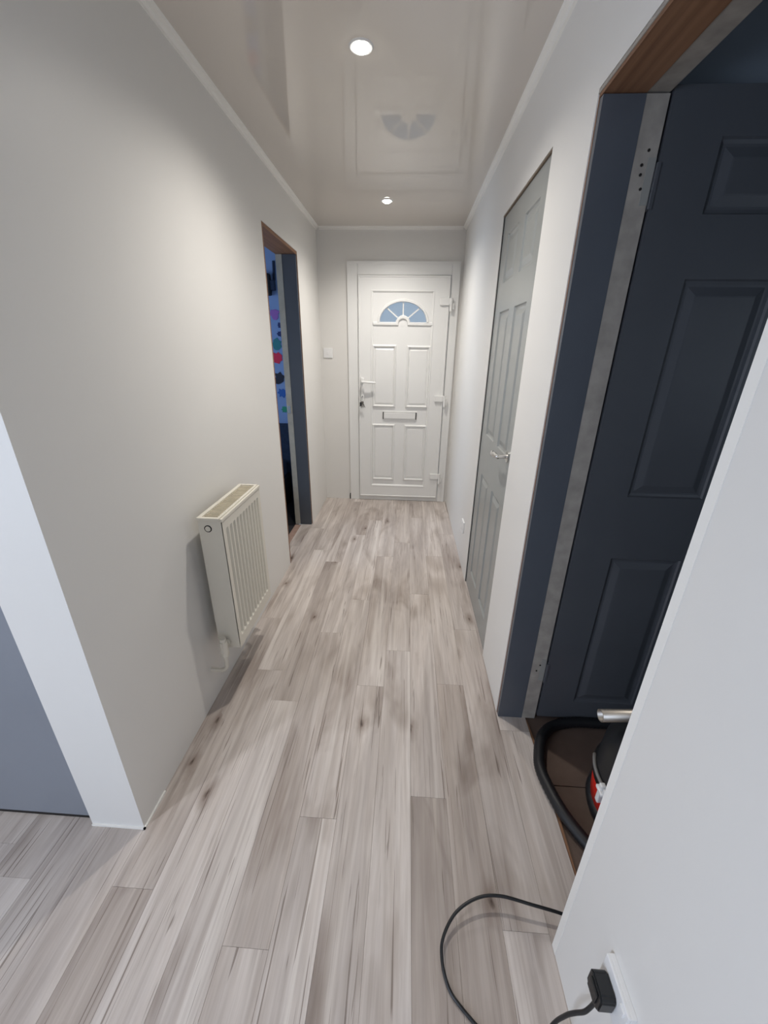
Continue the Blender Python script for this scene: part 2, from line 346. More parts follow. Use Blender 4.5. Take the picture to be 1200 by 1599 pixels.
obj('jamb', B(-0.938, XL-0.005, LY0+0.022, LY0+0.026, 0, LZ-0.022), m_lining, l2)
l3 = thing('door_frame', (0, 0, 0), 'thin brown wooden lining edge around the closed grey door', 'door frame', kind='structure')
obj('head', B(XR+0.0015, 0.524, DY0+0.002, DY1-0.002, DZ-0.007, DZ-0.002), m_edge, l3)
obj('jamb', B(XR+0.004, 0.524, DY1-0.0045, DY1-0.001, 0, DZ-0.008), m_gap, l3)  # far jamb coloured near-black, painting the shadow line beside the door
obj('jamb', B(XR+0.004, 0.524, DY0+0.002, DY0+0.010, 0, DZ-0.008), m_lining, l3)

# ------------------------------------------------------------------ six panel doors
def panel_door(root, wd, z0, z1, t, cols, rows, m):
    """front face looks -y at y=0; columns and rows are the openings filled by moulded panels"""
    xs = sorted({0, wd, *[v for c in cols for v in c]}); zs = sorted({z0, z1, *[v for r in rows for v in r]})
    bm = bmesh.new()
    def inp(x, z): return any(a < x < b2 for a, b2 in cols) and any(a < z < b2 for a, b2 in rows)
    for a, b2 in zip(xs, xs[1:]):
        for c, d in zip(zs, zs[1:]):
            if inp((a+b2)/2, (c+d)/2): continue
            bm.faces.new([bm.verts.new(p) for p in ((a, 0, c), (b2, 0, c), (b2, 0, d), (a, 0, d))])
    bmesh.ops.remove_doubles(bm, verts=bm.verts[:], dist=1e-5)
    q = lambda *pts: bm.faces.new([bm.verts.new(p) for p in pts])
    q((0, t, z0), (wd, t, z0), (wd, t, z1), (0, t, z1)); q((0, 0, z0), (0, t, z0), (0, t, z1), (0, 0, z1)); q((wd, 0, z0), (wd, t, z0), (wd, t, z1), (wd, 0, z1))
    q((0, 0, z0), (wd, 0, z0), (wd, t, z0), (0, t, z0)); q((0, 0, z1), (wd, 0, z1), (wd, t, z1), (0, t, z1))
    obj('leaf', bm, m, root)
    for a, b2 in cols:
        for c, d in rows:
            pm = bmesh.new(); prev = None
            for ins, dep in ((0, 0), (0.004, 0.006), (0.012, 0.0085), (0.018, 0.0085), (0.040, 0.0015), (0.044, 0.001)):
                rr = [pm.verts.new(p) for p in ((a+ins, dep, c+ins), (b2-ins, dep, c+ins), (b2-ins, dep, d-ins), (a+ins, dep, d-ins))]
                if prev:
                    for i in range(4): pm.faces.new((prev[i], prev[(i+1)%4], rr[(i+1)%4], rr[i]))
                prev = rr
            pm.faces.new(prev); obj('panel', pm, m, root)
ROWS = [(0.150, 0.825), (1.057, 1.683), (1.813, 2.020)]
d1 = thing('door_1', (0.620, YF-0.003, 0), 'dark slate grey six-panel door standing open into the unlit right room', 'door', kind='structure')
panel_door(d1, 0.75, 0.02, 2.098, 0.036, [(0.138, 0.382), (0.465, 0.65)], [(0.115, 0.812), (1.048, 1.692), (1.84, 2.0)], m_dark)
for z in (1.90, 0.26):
    h = B(-0.006, 0.006, -0.003, 0.03, z-0.05, z+0.05, bev=0.002); obj('hinge', h, m_dark, d1)
d2 = thing('door_2', (XR+0.008, DY1-0.005, 0), 'closed mid grey six-panel door flush in the right wall', 'door', rz=-PI/2, kind='structure')
panel_door(d2, 0.727, 0.006, DZ-0.009, 0.040, [(0.120, 0.330), (0.430, 0.628)], ROWS, m_grey)
# lever handle: rose, neck, lever running towards the front door
hb = bmesh.new(); hx, hz = 0.672, 1.066
tube(hb, [(hx, 0, hz), (hx, -0.008, hz)], 0.025, 24); tube(hb, [(hx, -0.008, hz), (hx, -0.05, hz)], 0.0085, 16)
hd = obj('door_handle', hb, m_chrome, d2, smooth=False)
obj('lever', tube(bmesh.new(), spline([(hx+0.008, -0.048, hz), (hx-0.02, -0.052, hz), (hx-0.06, -0.052, hz-0.003), (hx-0.10, -0.050, hz-0.012), (hx-0.125, -0.044, hz-0.010)], 5), 0.009, 14, rfun=lambda i: 0.0095+0.0035*math.exp(-((i-8)/2.0)**2)), m_chrome, hd, smooth=True)
d3 = thing('door_3', (EX0+0.003, 0.799, 0), 'plain flush blue-grey door at the left edge of the view', 'door', kind='structure')
obj('leaf', B(0, EX1-EX0-0.006, 0, 0.040, 0.010, EZ-0.006, bev=0.0015), m_bluegrey, d3)
obj('door_gap', B(0, EX1-EX0-0.006, -0.0005, 0.036, 0, 0.011), m_gap, d3)
hb = tube(bmesh.new(), [(0.06, 0, 1.02), (0.06, -0.05, 1.02)], 0.009, 14); tube(hb, [(0.055, -0.05, 1.02), (0.17, -0.05, 1.02)], 0.009, 14); tube(hb, [(0.06, 0, 1.02), (0.06, -0.007, 1.02)], 0.025, 20); obj('door_handle', hb, m_chrome, d3)

# ------------------------------------------------------------------ front door (frame, leaf, fanlight, hinges, letterbox)
fr = thing('door_frame', (0, YE, 0), 'white plastic frame around the white front door', 'door frame', kind='structure')
LX0, LX1, LB, LT = -0.470, 0.347, 0.045, 2.098
def fr_piece(x0, x1, z0, z1, name): obj(name, B(x0, x1, -0.016, 0.07, z0, z1, bev=0.004), m_upvc, fr)
fr_piece(FX0+0.002, LX0-0.004, 0, FZ-0.002, 'jamb'); fr_piece(LX1+0.004, FX1-0.002, 0, FZ-0.002, 'jamb'); fr_piece(LX0-0.004, LX1+0.004, LT+0.004, FZ-0.002, 'head')
obj('threshold', B(LX0-0.004, LX1+0.004, -0.01, 0.07, 0, LB-0.006, bev=0.003), m_upvc, fr)
ar = prism(bmesh.new(), [(FX0-.012, 0), (FX0+.010, 0), (FX0+.010, FZ-.008), (FX1-.010, FZ-.008), (FX1-.010, 0), (FX1+.012, 0), (FX1+.012, FZ+.014), (FX0-.012, FZ+.014)], -0.0175, -0.0005)
obj('cover_strip', ar, m_upvc, fr)
d4 = thing('door_4', (0, YE, 0), 'white plastic front door with blue fanlight, letterbox and four raised panels', 'door', kind='structure')
Y0 = -0.030    # leaf front
PX0, PX1, PZ0, PZ1 = -0.352, 0.214, 0.160, 1.985
sf = bmesh.new()
for a in ((LX0, PX0, LB, LT), (PX1, LX1, LB, LT), (PX0, PX1, PZ1, LT), (PX0, PX1, LB, PZ0)): box(sf, a[0], a[1], Y0, 0.04, a[2], a[3])
obj('leaf', sf, m_upvc, d4)
obj('edge_moulding', ringframe(bmesh.new(), LX0+0.001, LX1-0.001, LB+0.001, LT-0.001, 0.016, Y0+0.001, Y0-0.006, 0.005), m_upvc, d4)
bd = bmesh.new(); prev = None
for ins, y in ((-0.001, Y0), (0.004, Y0-0.004), (0.010, Y0-0.003), (0.022, Y0+0.012)):
    rr = [bd.verts.new(p) for p in ((PX0+ins, y, PZ0+ins), (PX1-ins, y, PZ0+ins), (PX1-ins, y, PZ1-ins), (PX0+ins, y, PZ1-ins))]
    if prev:
        for i in range(4): bd.faces.new((prev[i], prev[(i+1)%4], rr[(i+1)%4], rr[i]))
    prev = rr
obj('glazing_bead', bd, m_upvc, d4)
# inner panel board with a half-round fanlight hole
CX, CZ, RA, RB = -0.062, 1.728, 0.218, 0.172
YP = Y0+0.010; HR = 0.062
N_ = 40
arc = [(CX+RA*math.cos(PI*k/N_), CZ+RB*math.sin(PI*k/N_)) for k in range(N_+1)]          # right to left over the top
pb = bmesh.new()
def pq(*p): pb.faces.new([pb.verts.new(v) for v in p])
def Q2(x0, x1, z0, z1): pq((x0, YP, z0), (x1, YP, z0), (x1, YP, z1), (x0, YP, z1))
Q2(PX0, PX1, PZ0, CZ); Q2(PX0, CX-RA, CZ, PZ1); Q2(CX+RA, PX1, CZ, PZ1)
for (xa, za), (xb, zb) in zip(arc, arc[1:]):
    pq((xa, YP, za), (xb, YP, zb), (xb, YP, PZ1), (xa, YP, PZ1)); pq((xa, YP, za), (xb, YP, zb), (xb, 0.03, zb), (xa, 0.03, za))
pq((CX-RA, YP, CZ), (CX+RA, YP, CZ), (CX+RA, 0.03, CZ), (CX-RA, 0.03, CZ))
bmesh.ops.remove_doubles(pb, verts=pb.verts[:], dist=1e-5)
obj('door_board', pb, m_upvc, d4)
# solid back so that only the fanlight lets daylight in
bk = bmesh.new(); box(bk, PX0-0.01, PX1+0.01, 0.030, 0.038, PZ0-0.02, CZ); box(bk, PX0-0.01, CX-RA, 0.030, 0.038, CZ, PZ1+0.02); box(bk, CX+RA, PX1+0.01, 0.030, 0.038, CZ, PZ1+0.02)
for (xa, za), (xb, zb) in zip(arc, arc[1:]):
    vs = [bk.verts.new(v) for v in ((xa, .03, za), (xb, .03, zb), (xb, .03, PZ1+.02), (xa, .03, PZ1+.02))]; bk.faces.new(vs)
obj('back_board', bk, m_upvc, d4)
# fanlight frame ring + glazing bars + panes
fan = bpy.data.objects.new('fanlight', None); C.objects.link(fan); fan.parent = d4
def arc_mould(cx, cz, ra, rb, w, y0, y1, n=40):
    """raised half-round moulding, outer radii ra+w, rb+w"""
    bm = bmesh.new(); rows = []
    for k in range(n+1):
        c, s = math.cos(PI*k/n), math.sin(PI*k/n)
        rows.append([bm.verts.new((cx+(ra+d)*c, y, cz+(rb+d)*s)) for d, y in ((-0.004, y0+0.01), (0.000, y1), (w*0.6, y1), (w, y0))])
    for a, c in zip(rows, rows[1:]):
        for i in range(3): bm.faces.new((a[i], a[i+1], c[i+1], c[i]))
    return bm
obj('arch_moulding', arc_mould(CX, CZ, RA-0.004, RB-0.004, 0.022, YP+0.0005, YP-0.012), m_upvc, fan)
YG = YP+0.020
sill = bmesh.new()
hubo, hubi = 0.068, 0.046
prof = [(CX-RA-0.06, CZ-0.012), (CX-hubo, CZ-0.012)]
path = [(-RA-0.052, -0.012)] + [(-hubo*0.80*math.cos(PI*k/14), -0.012+hubo*0.80*math.sin(PI*k/14)) for k in range(15)] + [(RA+0.052, -0.012)]
rows = []
for i, (dx, dz) in enumerate(path):
    # moulding of 24 mm following the sill line and rising over the hub
    if 1 <= i <= 15:
        a = PI*(i-1)/14; ox, oz = -math.cos(a), math.sin(a)
        if i in (1, 15): ox, oz = -math.cos(a)*0.8, 1.0
    else: ox, oz = 0, 1
    rows.append([sill.verts.new((CX+dx+ox*d, y, CZ+dz+oz*d)) for d, y in ((-0.018, YP+0.001), (-0.010, YP-0.013), (0.006, YP-0.013), (0.014, YP+0.001), (0.014, YG))])
for a, c in zip(rows, rows[1:]):
    for i in range(4): sill.faces.new((a[i], a[i+1], c[i+1], c[i]))
obj('sill_moulding', sill, m_upvc, fan)
hub = prism(bmesh.new(), [(CX+0.060*math.cos(PI*k/16), CZ+0.060*math.sin(PI*k/16)) for k in range(17)], YP+0.001, YG+0.005)
obj('hub', hub, m_upvc, fan)
for a in (45, 90, 135):
    t = math.radians(a); d = Vector((math.cos(t), 0, math.sin(t)*RB/RA)).normalized(); n = Vector((-d.z, 0, d.x))*0.0055
    r1 = 1/math.sqrt((d.x/RA)**2+(d.z/RB)**2)
    c0 = Vector((CX, 0, CZ)); p0 = c0+d*0.05; p1 = c0+d*(r1+0.004)
    obj('glazing_bar', prism(bmesh.new(), [((p0+n).x, (p0+n).z), ((p0-n).x, (p0-n).z), ((p1-n).x, (p1-n).z), ((p1+n).x, (p1+n).z)], YG-0.012, YG+0.003), m_upvc, fan)
for q in range(4):
    k0, k1 = q*10, (q+1)*10
    pts = [(CX+0.05*math.cos(PI*k0/40), CZ+0.05*math.sin(PI*k0/40))] + [arc[k] for k in range(k0, k1+1)] + [(CX+0.05*math.cos(PI*k1/40), CZ+0.05*math.sin(PI*k1/40))]
    obj('pane', prism(bmesh.new(), pts, YG, YG+0.005), m_pane, fan)
# four raised and fielded panels
for x0, x1, z0, z1 in ((-0.342, -0.112, 0.972, 1.540), (-0.018, 0.206, 0.972, 1.535), (-0.342, -0.112, 0.228, 0.812), (-0.018, 0.206, 0.228, 0.808)):
    f = obj('panel', ringframe(bmesh.new(), x0, x1, z0, z1, 0.026, YP+0.0005, YP-0.015, 0.011), m_upvc, d4)
    obj('field', frustum(bmesh.new(), x0+0.024, x1-0.024, z0+0.030, z1-0.030, YP+0.0005, YP-0.007, 0.014), m_upvc, f)
# letterbox
lb = obj('letterbox', B(-0.236, 0.100, YP-0.010, YP+0.001, 0.856, 0.934, bev=0.003), m_upvc, d4); meta(lb, 'white letterbox flap with dark ends')
obj('flap', B(-0.222, 0.086, YP-0.017, YP-0.010, 0.866, 0.925, bev=0.003), m_upvc, lb)
for x in (-0.234, 0.089): obj('end_slot', B(x, x+0.009, YP-0.0115, YP-0.009, 0.860, 0.930), m_gap, lb)
obj('top_slot', B(-0.234, 0.098, YP-0.0115, YP-0.009, 0.926, 0.930), m_upvc2, lb)
# hinges
for hz in (1.895, 1.065, 0.285):
    hg = bmesh.new(); box(hg, LX1-0.085, LX1-0.002, Y0-0.018, Y0-0.001, hz-0.028, hz+0.028, bev=0.004); tube(hg, [(LX1+0.012, Y0-0.012, hz-0.075), (LX1+0.012, Y0-0.012, hz+0.03)], 0.012, 16)
    box(hg, LX1-0.004, LX1+0.012, Y0-0.018, Y0-0.006, hz-0.020, hz+0.028, bev=0.003)
    box(hg, LX1+0.012, LX1+0.040, Y0-0.008, -0.017, hz-0.060, hz-0.010, bev=0.002)
    obj('hinge', hg, m_upvc, d4)
# lever handle on its back plate
hb = bmesh.new(); box(hb, -0.448, -0.418, Y0-0.016, Y0-0.001, 1.00, 1.245, bev=0.005); hnd = obj('door_handle', hb, m_upvc, d4)
lv = tube(bmesh.new(), spline([(-0.433, Y0-0.012, 1.205), (-0.433, Y0-0.048, 1.207), (-0.41, Y0-0.056, 1.208), (-0.36, Y0-0.056, 1.206), (-0.305, Y0-0.050, 1.203)], 5), 0.010, 12); obj('lever', lv, m_upvc, hnd, smooth=True)
obj('lock_cylinder', tube(bmesh.new(), [(-0.433, Y0-0.015, 1.075), (-0.433, Y0-0.021, 1.075)], 0.008, 14), m_chrome, hnd)

# bunch of keys hanging from the lock
kt = thing('bunch_of_keys', (-0.433, YE+Y0-0.03, 1.06), 'small bunch of dark metal keys hanging from the front door lock', 'keys')
obj('key', B(-0.0015, 0.0015, -0.020, 0.012, 0.005, 0.025, bev=0.0005), m_chrome, kt)
rg = [(0.020*math.sin(2*PI*k/20), -0.012, -0.012+0.020*math.cos(2*PI*k/20)) for k in range(21)]
obj('key_ring', tube(bmesh.new(), rg, 0.0016, 8), m_chrome, kt)
m_key = mat('dull_key_metal', (0.25, 0.23, 0.21), 0.4, metal=1)
for a, L_ in ((-24, .062), (-8, .058), (10, .06), (26, .052)):
    kb = bmesh.new()
    prism(kb, [(0.011*math.cos(2*PI*k/14), -0.011+0.011*math.sin(2*PI*k/14)) for k in range(14)], -0.001, 0.001)
    prism(kb, [(-0.004, -0.018), (0.004, -0.018), (0.004, -L_), (0.0, -L_-0.004), (-0.002, -L_+0.004), (-0.004, -L_+0.012), (-0.002, -L_+0.018)], -0.001, 0.001)
    ky = obj('key', kb, m_key, kt); ky.location = (0, -0.012-0.0008*a*0.1, -0.030); ky.rotation_euler = (0, math.radians(a), 0)
fob = obj('key_fob', B(-0.024, -0.004, -0.018, -0.006, -0.075, -0.038, bev=0.004), m_black, kt)

# small dark cable stub beside frame
cs = tube(bmesh.new(), spline([(-0.573, YE-0.008, 0.0), (-0.574, YE-0.007, 0.03), (-0.572, YE-0.006, 0.062)], 4), 0.0065, 10)
meta(obj('cable_stub', cs, m_black, smooth=True), 'short black cable end poking up at the foot of the front door frame', 'cable')

# ------------------------------------------------------------------ switches and sockets
sw = thing('light_switch', (-0.762, YE, 1.459), 'small square white light switch left of the front door', 'light switch')
obj('plate', B(-0.043, 0.043, -0.010, 0, -0.043, 0.043, bev=0.003), m_switch, sw)
obj('rocker', B(-0.008, 0.008, -0.014, -0.009, -0.014, 0.014, bev=0.002), m_switch, sw)
s1 = thing('wall_socket', (XR, 2.70, 0.30), 'small white wall socket low on the right wall beyond the grey door', 'socket')
obj('plate', B(-0.010, 0, -0.043, 0.043, -0.043, 0.043, bev=0.003), m_switch, s1)
obj('rocker', B(-0.013, -0.009, 0.018, 0.030, 0.010, 0.028, bev=0.001), m_switch, s1)
s2 = thing('wall_socket', (XR, 0.377, 0.357), 'white single socket on the near right wall holding a black plug', 'socket')
obj('back_box', B(-0.010, 0, -0.043, 0.043, -0.043, 0.043, bev=0.001), m_switch, s2)
obj('plate', B(-0.016, -0.009, -0.043, 0.043, -0.043, 0.043, bev=0.002), m_switch, s2)
obj('rocker', B(-0.019, -0.015, -0.034, -0.020, 0.018, 0.034, bev=0.001), m_switch, s2)
pl = thing('mains_plug', (XR-0.0165, 0.384, 0.352), 'black mains plug pushed into the near white socket', 'plug')
pb = bmesh.new()
prism(pb, [(-0.024, -0.018), (-0.016, -0.026), (0.016, -0.026), (0.024, -0.018), (0.024, 0.016), (0.017, 0.024), (-0.017, 0.024), (-0.024, 0.016)], -0.030, 0, 'x')
bmesh.ops.bevel(pb, geom=pb.edges[:], offset=0.003, segments=2, affect='EDGES'); obj('body', pb, m_black, pl)
obj('grip', B(-0.034, -0.029, -0.014, 0.014, -0.016, 0.016, bev=0.002), m_black, pl)
obj('cord_sleeve', tube(bmesh.new(), [(-0.014, 0.000, -0.024), (-0.015, 0.000, -0.042), (-0.016, 0.001, -0.056)], 0.005, 10, rfun=lambda i: 0.0065-0.001*i), m_black, pl)
cord = spline([(0.418, 0.385, 0.296), (0.413, 0.384, 0.276), (0.405, 0.384, 0.254), (0.395, 0.391, 0.222), (0.385, 0.397, 0.186), (0.370, 0.401, 0.122), (0.345, 0.385, 0.05), (0.30, 0.36, 0.02), (0.25, 0.400, 0.0045),
    (0.186, 0.449, 0.005), (0.158, 0.480, 0.006), (0.144, 0.524, 0.015), (0.150, 0.566, 0.024), (0.189, 0.615, 0.036), (0.252, 0.647, 0.044), (0.318, 0.655, 0.046), (0.405, 0.643, 0.042), (0.500, 0.628, 0.035), (0.57, 0.612, 0.012), (0.640, 0.575, 0.004), (0.70, 0.50, -0.001), (0.74, 0.40, -0.001)], 8)
meta(obj('power_cord', tube(bmesh.new(), cord, 0.0042, 10), m_black, smooth=True), 'thin black power cord looping over the pale floor to the near socket', 'cord')

# ------------------------------------------------------------------ radiator
rd = thing('radiator', (0, 0, 0), 'short cream panel radiator hanging on the left wall', 'radiator')
RX0, RX1, Ya, Yb, Z0, Z1 = -0.790, -0.695, 1.353, 1.768, 0.268, 0.892
# ribbed front panel
fp = bmesh.new(); n = 11; pitch = (Yb-Ya-0.05)/n
prof = [(Ya+0.002, 0)]; y = Ya+0.025
for k in range(n):
    prof += [(y+pitch*0.10, 0), (y+pitch*0.30, -0.007), (y+pitch*0.62, -0.007), (y+pitch*0.82, 0)]; y += pitch
prof.append((Yb-0.002, 0))
def ribrow(z, k):   # k scales the groove depth
    return [fp.verts.new((RX1+dx*k, yy, z)) for yy, dx in prof]
rows = [ribrow(Z0, 0), ribrow(Z0+0.050, 0), ribrow(Z0+0.056, 1.25), ribrow(Z1-0.062, 1.25), ribrow(Z1-0.054, 0), ribrow(Z1-0.012, 0)]
for a, c in zip(rows, rows[1:]):
    for i in range(len(prof)-1): fp.faces.new((a[i], a[i+1], c[i+1], c[i]))
box(fp, RX1-0.022, RX1-0.010, Ya+0.002, Yb-0.002, Z0+0.004, Z1-0.03)
obj('front_panel', fp, m_rad, rd)
obj('back_panel', B(RX0, RX0+0.016, Ya+0.002, Yb-0.002, Z0, Z1-0.012, bev=0.002), m_rad, rd)
fn = bmesh.new()
for k in range(14):
    yy = Ya+0.02+k*(Yb-Ya-0.04)/13; box(fn, RX0+0.016, RX1-0.022, yy-0.001, yy+0.001, Z0+0.04, Z1-0.04)
obj('convector_fins', fn, m_rad, rd)
for yy in (Ya, Yb-0.003): obj('side_panel', B(RX0, RX1-0.003, yy, yy+0.003, Z0+0.002, Z1-0.010, bev=0.001), m_rad, rd)
tf = bmesh.new()
box(tf, RX0-0.003, RX0+0.012, Ya-0.004, Yb+0.004, Z1-0.012, Z1, bev=0.002); box(tf, RX1-0.020, RX1-0.008, Ya-0.004, Yb+0.004, Z1-0.012, Z1, bev=0.002); box(tf, RX1-0.007, RX1+0.003, Ya-0.002, Yb+0.002, Z1-0.016, Z1-0.003, bev=0.002)
box(tf, RX0+0.011, RX1-0.018, Ya-0.004, Ya+0.012, Z1-0.012, Z1, bev=0.002); box(tf, RX0+0.011, RX1-0.018, Yb-0.012, Yb+0.004, Z1-0.012, Z1, bev=0.002)
tg = obj('top_frame', tf, m_rad, rd)
gr = bmesh.new(); box(gr, RX0+0.011, RX1-0.019, Ya+0.011, Yb-0.011, Z1-0.012, Z1-0.008)
for k in range(26):
    yy = Ya+0.02+k*(Yb-Ya-0.04)/25; box(gr, RX0+0.014, RX1-0.022, yy-0.003, yy+0.003, Z1-0.008, Z1-0.004)
meta(obj('top_grille', gr, m_grille, tg), 'beige slotted top grille')
pr = [(-0.752+0.013*math.cos(2*PI*k/24), Ya-0.001, Z1-0.045+0.013*math.sin(2*PI*k/24)) for k in range(25)]
bp_ = obj('blanking_plug', tube(bmesh.new(), [(-0.752, Ya+0.001, Z1-0.045), (-0.752, Ya-0.003, Z1-0.045)], 0.011, 20), m_rad, rd)
obj('plug_ring', tube(bmesh.new(), pr, 0.0018, 6), m_gap, bp_)
for yy, sg in ((Ya, -1), (Yb, 1)):
    vb = bmesh.new(); zc = Z0+0.035; xv = -0.752
    tube(vb, [(xv, yy, zc), (xv, yy+sg*0.030, zc)], 0.013, 14); tube(vb, [(xv, yy+sg*0.006, zc), (xv, yy+sg*0.016, zc)], 0.019, 6)
    tube(vb, [(xv, yy+sg*0.034, zc-0.030), (xv, yy+sg*0.034, zc+0.028)], 0.017, 16); tube(vb, [(xv, yy+sg*0.034, zc+0.024), (xv, yy+sg*0.034, zc+0.044)], 0.010, 16, rfun=lambda i: 0.015-0.002*i)
    tube(vb, [(xv, yy+sg*0.034, zc-0.046), (xv, yy+sg*0.034, zc-0.030)], 0.018, 6)
    v = obj('valve', vb, m_rad, rd)
    obj('pipe', tube(bmesh.new(), spline([(xv, yy+sg*0.034, zc-0.040), (xv, yy+sg*0.034, zc-0.085), (xv-0.004, yy+sg*0.033, zc-0.115), (xv-0.025, yy+sg*0.030, zc-0.135), (xv-0.060, yy+sg*0.028, zc-0.138), (XL-0.002, yy+sg*0.028, zc-0.138)], 5), 0.0085, 12), m_rad, v, smooth=True)
for yy in (Ya+0.08, Yb-0.08): obj('bracket', B(XL, RX0, yy-0.012, yy+0.012, Z0+0.08, Z1-0.10), m_rad, rd)

# ------------------------------------------------------------------ downlights
for i, (x, y, e) in enumerate(LIGHTS):
    lab = ['nearer lit round downlight in the glossy ceiling', 'farther lit round downlight in the ceiling near the front door', 'lit downlight in the ceiling behind the left corner, out of view'][i]
    t = thing('downlight', (x, y, H), lab, 'ceiling light')
    rg = bmesh.new(); prev = None
    for r, z in ((0.029, -0.001), (0.031, -0.004), (0.038, -0.005), (0.043, -0.0005)):
        ring = [rg.verts.new((r*math.cos(2*PI*k/32), r*math.sin(2*PI*k/32), z)) for k in range(32)]
        if prev:
            for k in range(32): rg.faces.new((prev[k], prev[(k+1)%32], ring[(k+1)%32], ring[k]))
        prev = ring
    obj('trim_ring', rg, m_switch, t)
    obj('lens', lathe(bmesh.new(), [(0.029, 0.0), (0.028, -0.004), (0.024, -0.010), (0.015, -0.015), (0.004, -0.0165)], n=32), m_lamp, t, smooth=True)
    spot('downlight_beam', (x, y, H-0.024), e)

# ------------------------------------------------------------------ right room (unlit)
w = bmesh.new(); box(w, 0.61, 3.1, 1.42, 1.52, -0.05, H)
struct('wall_room_back', w, m_roomwall, 'dim wall of the unlit right room behind the open door', 'wall')
struct('wall_room_side', B(3.0, 3.1, -1.0, 1.42, -0.05, H), m_roomwall, 'far wall of the unlit right room, out of view', 'wall')
struct('wall_room_front', B(0.61, 3.1, -1.1, -1.0, -0.05, H), m_roomwall, 'near wall of the unlit right room, out of view', 'wall')
struct('ceiling', B(0.61, 3.1, -1.0, 1.52, H, H+0.05), m_roomwall, 'dim ceiling of the unlit right room', 'ceiling')
fb = struct('floor', B(0.56, 3.0, -1.0, 1.42, -0.05, -0.014), m_gap, 'brown hardboard floor of the unlit right room', 'floor')
for x0, x1, y0, y1 in ((0.574, 1.30, 0.10, 1.02), (0.574, 1.30, 1.023, 1.42), (1.303, 2.2, 0.10, 1.42), (0.615, 2.2, -0.95, 0.097)): obj('floor_board', B(x0, x1, y0, y1, -0.014, -0.006, bev=0.001), m_brownfloor, fb)

vc = thing('vacuum_cleaner', (0.868, 0.930, -0.006), 'red drum vacuum cleaner with black lid, half hidden in the dark doorway', 'vacuum cleaner')
obj('drum', lathe(bmesh.new(), [(0.150, 0.025), (0.166, 0.035), (0.172, 0.10), (0.172, 0.14), (0.165, 0.145)]), m_red, vc, smooth=True)
obj('base', lathe(bmesh.new(), [(0.120, 0.004), (0.172, 0.006), (0.180, 0.03), (0.174, 0.05), (0.150, 0.052)]), m_black, vc, smooth=True)
ld = obj('lid', lathe(bmesh.new(), [(0.170, 0.145), (0.180, 0.150), (0.182, 0.175), (0.174, 0.19), (0.168, 0.29), (0.135, 0.345), (0.07, 0.362), (0.01, 0.365)]), m_black, vc, smooth=True)
obj('handle', tube(bmesh.new(), spline([(-0.02, -0.14, 0.30), (0, -0.13, 0.37), (0.03, -0.10, 0.40), (0.08, -0.05, 0.40), (0.11, -0.02, 0.37), (0.12, -0.01, 0.32)], 6), 0.010, 12), m_black, ld, smooth=True)
clip = bmesh.new(); box(clip, -0.192, -0.174, -0.040, -0.022, 0.120, 0.200, bev=0.004); box(clip, -0.196, -0.170, -0.055, -0.015, 0.170, 0.182, bev=0.003); box(clip, -0.192, -0.176, -0.058, -0.048, 0.175, 0.205, bev=0.002)
meta(obj('clip', clip, m_switch, vc), 'white plastic lid clip')
obj('lid_highlight', tube(bmesh.new(), [(0.180*math.cos(a), 0.180*math.sin(a), 0.185) for a in [math.radians(150+6*k) for k in range(12)]], 0.006, 8), mat('highlight_grey', srgb(120, 118, 116), 0.5), ld, smooth=True)  # grey strip painting the highlight along the lid's edge
for a in (60, 150, 240, 330): obj('caster', tube(bmesh.new(), [(0.16*math.cos(math.radians(a))-0.01, 0.16*math.sin(math.radians(a)), 0.016), (0.16*math.cos(math.radians(a))+0.01, 0.16*math.sin(math.radians(a)), 0.016)], 0.015, 14), m_black, vc)
tp = bmesh.new(); a0, a1 = Vector((0.668, 0.985, 0.402)), Vector((1.20, 1.02, 0.402)); ax = (a1-a0).normalized()
n_ = 28; sd = ax.cross(Vector((0, 0, 1))).normalized(); up = sd.cross(ax)
R4 = [[tp.verts.new(p + (sd*math.cos(2*PI*k/n_)+up*math.sin(2*PI*k/n_))*r) for k in range(n_)] for p, r in ((a0, 0.020), (a1, 0.020), (a1, 0.0175), (a0, 0.0175))]
for a, c in zip(R4, R4[1:]+R4[:1]):
    for k in range(n_): tp.faces.new((a[k], a[(k+1)%n_], c[(k+1)%n_], c[k]))
meta(obj('vacuum_tube', tp, mat('dull_steel', (0.42, 0.39, 0.35), 0.42, metal=1.0), smooth=True), 'open-ended chrome vacuum tube lying across the black vacuum lid', 'tube')
hs = spline([(1.04, 0.98, 0.24), (1.10, 1.10, 0.20), (1.10, 1.24, 0.08), (0.99, 1.288, 0.020), (0.878, 1.290, 0.016), (0.773, 1.288, 0.016), (0.674, 1.262, 0.016), (0.606, 1.200, 0.0225), (0.571, 1.118, 0.0235), (0.560, 1.05, 0.0235), (0.580, 0.941, 0.0235), (0.616, 0.862, 0.0165), (0.655, 0.800, 0.016), (0.71, 0.73, 0.016), (0.80, 0.66, 0.016), (0.95, 0.64, 0.016), (1.15, 0.68, 0.016)], 14)
ho = obj('hose', tube(bmesh.new(), hs, 0.021, 16, rfun=lambda i: 0.0215 if i % 2 else 0.0198), m_hose, vc, smooth=True); ho.location = (-0.868, -0.930, 0.006)
meta(ho, 'thick black hose curling over the edge of the pale laminate')
struct('trim_6', prism(bmesh.new(), [(0.573, 0.60), (0.582, 0.60), (0.579, 0.76), (0.583, 0.92), (0.578, 1.05), (0.581, 1.20), (0.576, 1.30), (0.573, 1.30)], -0.006, 0.0, 'z'), m_raw, 'rough brown cut edge where the laminate meets the right doorway', 'trim')

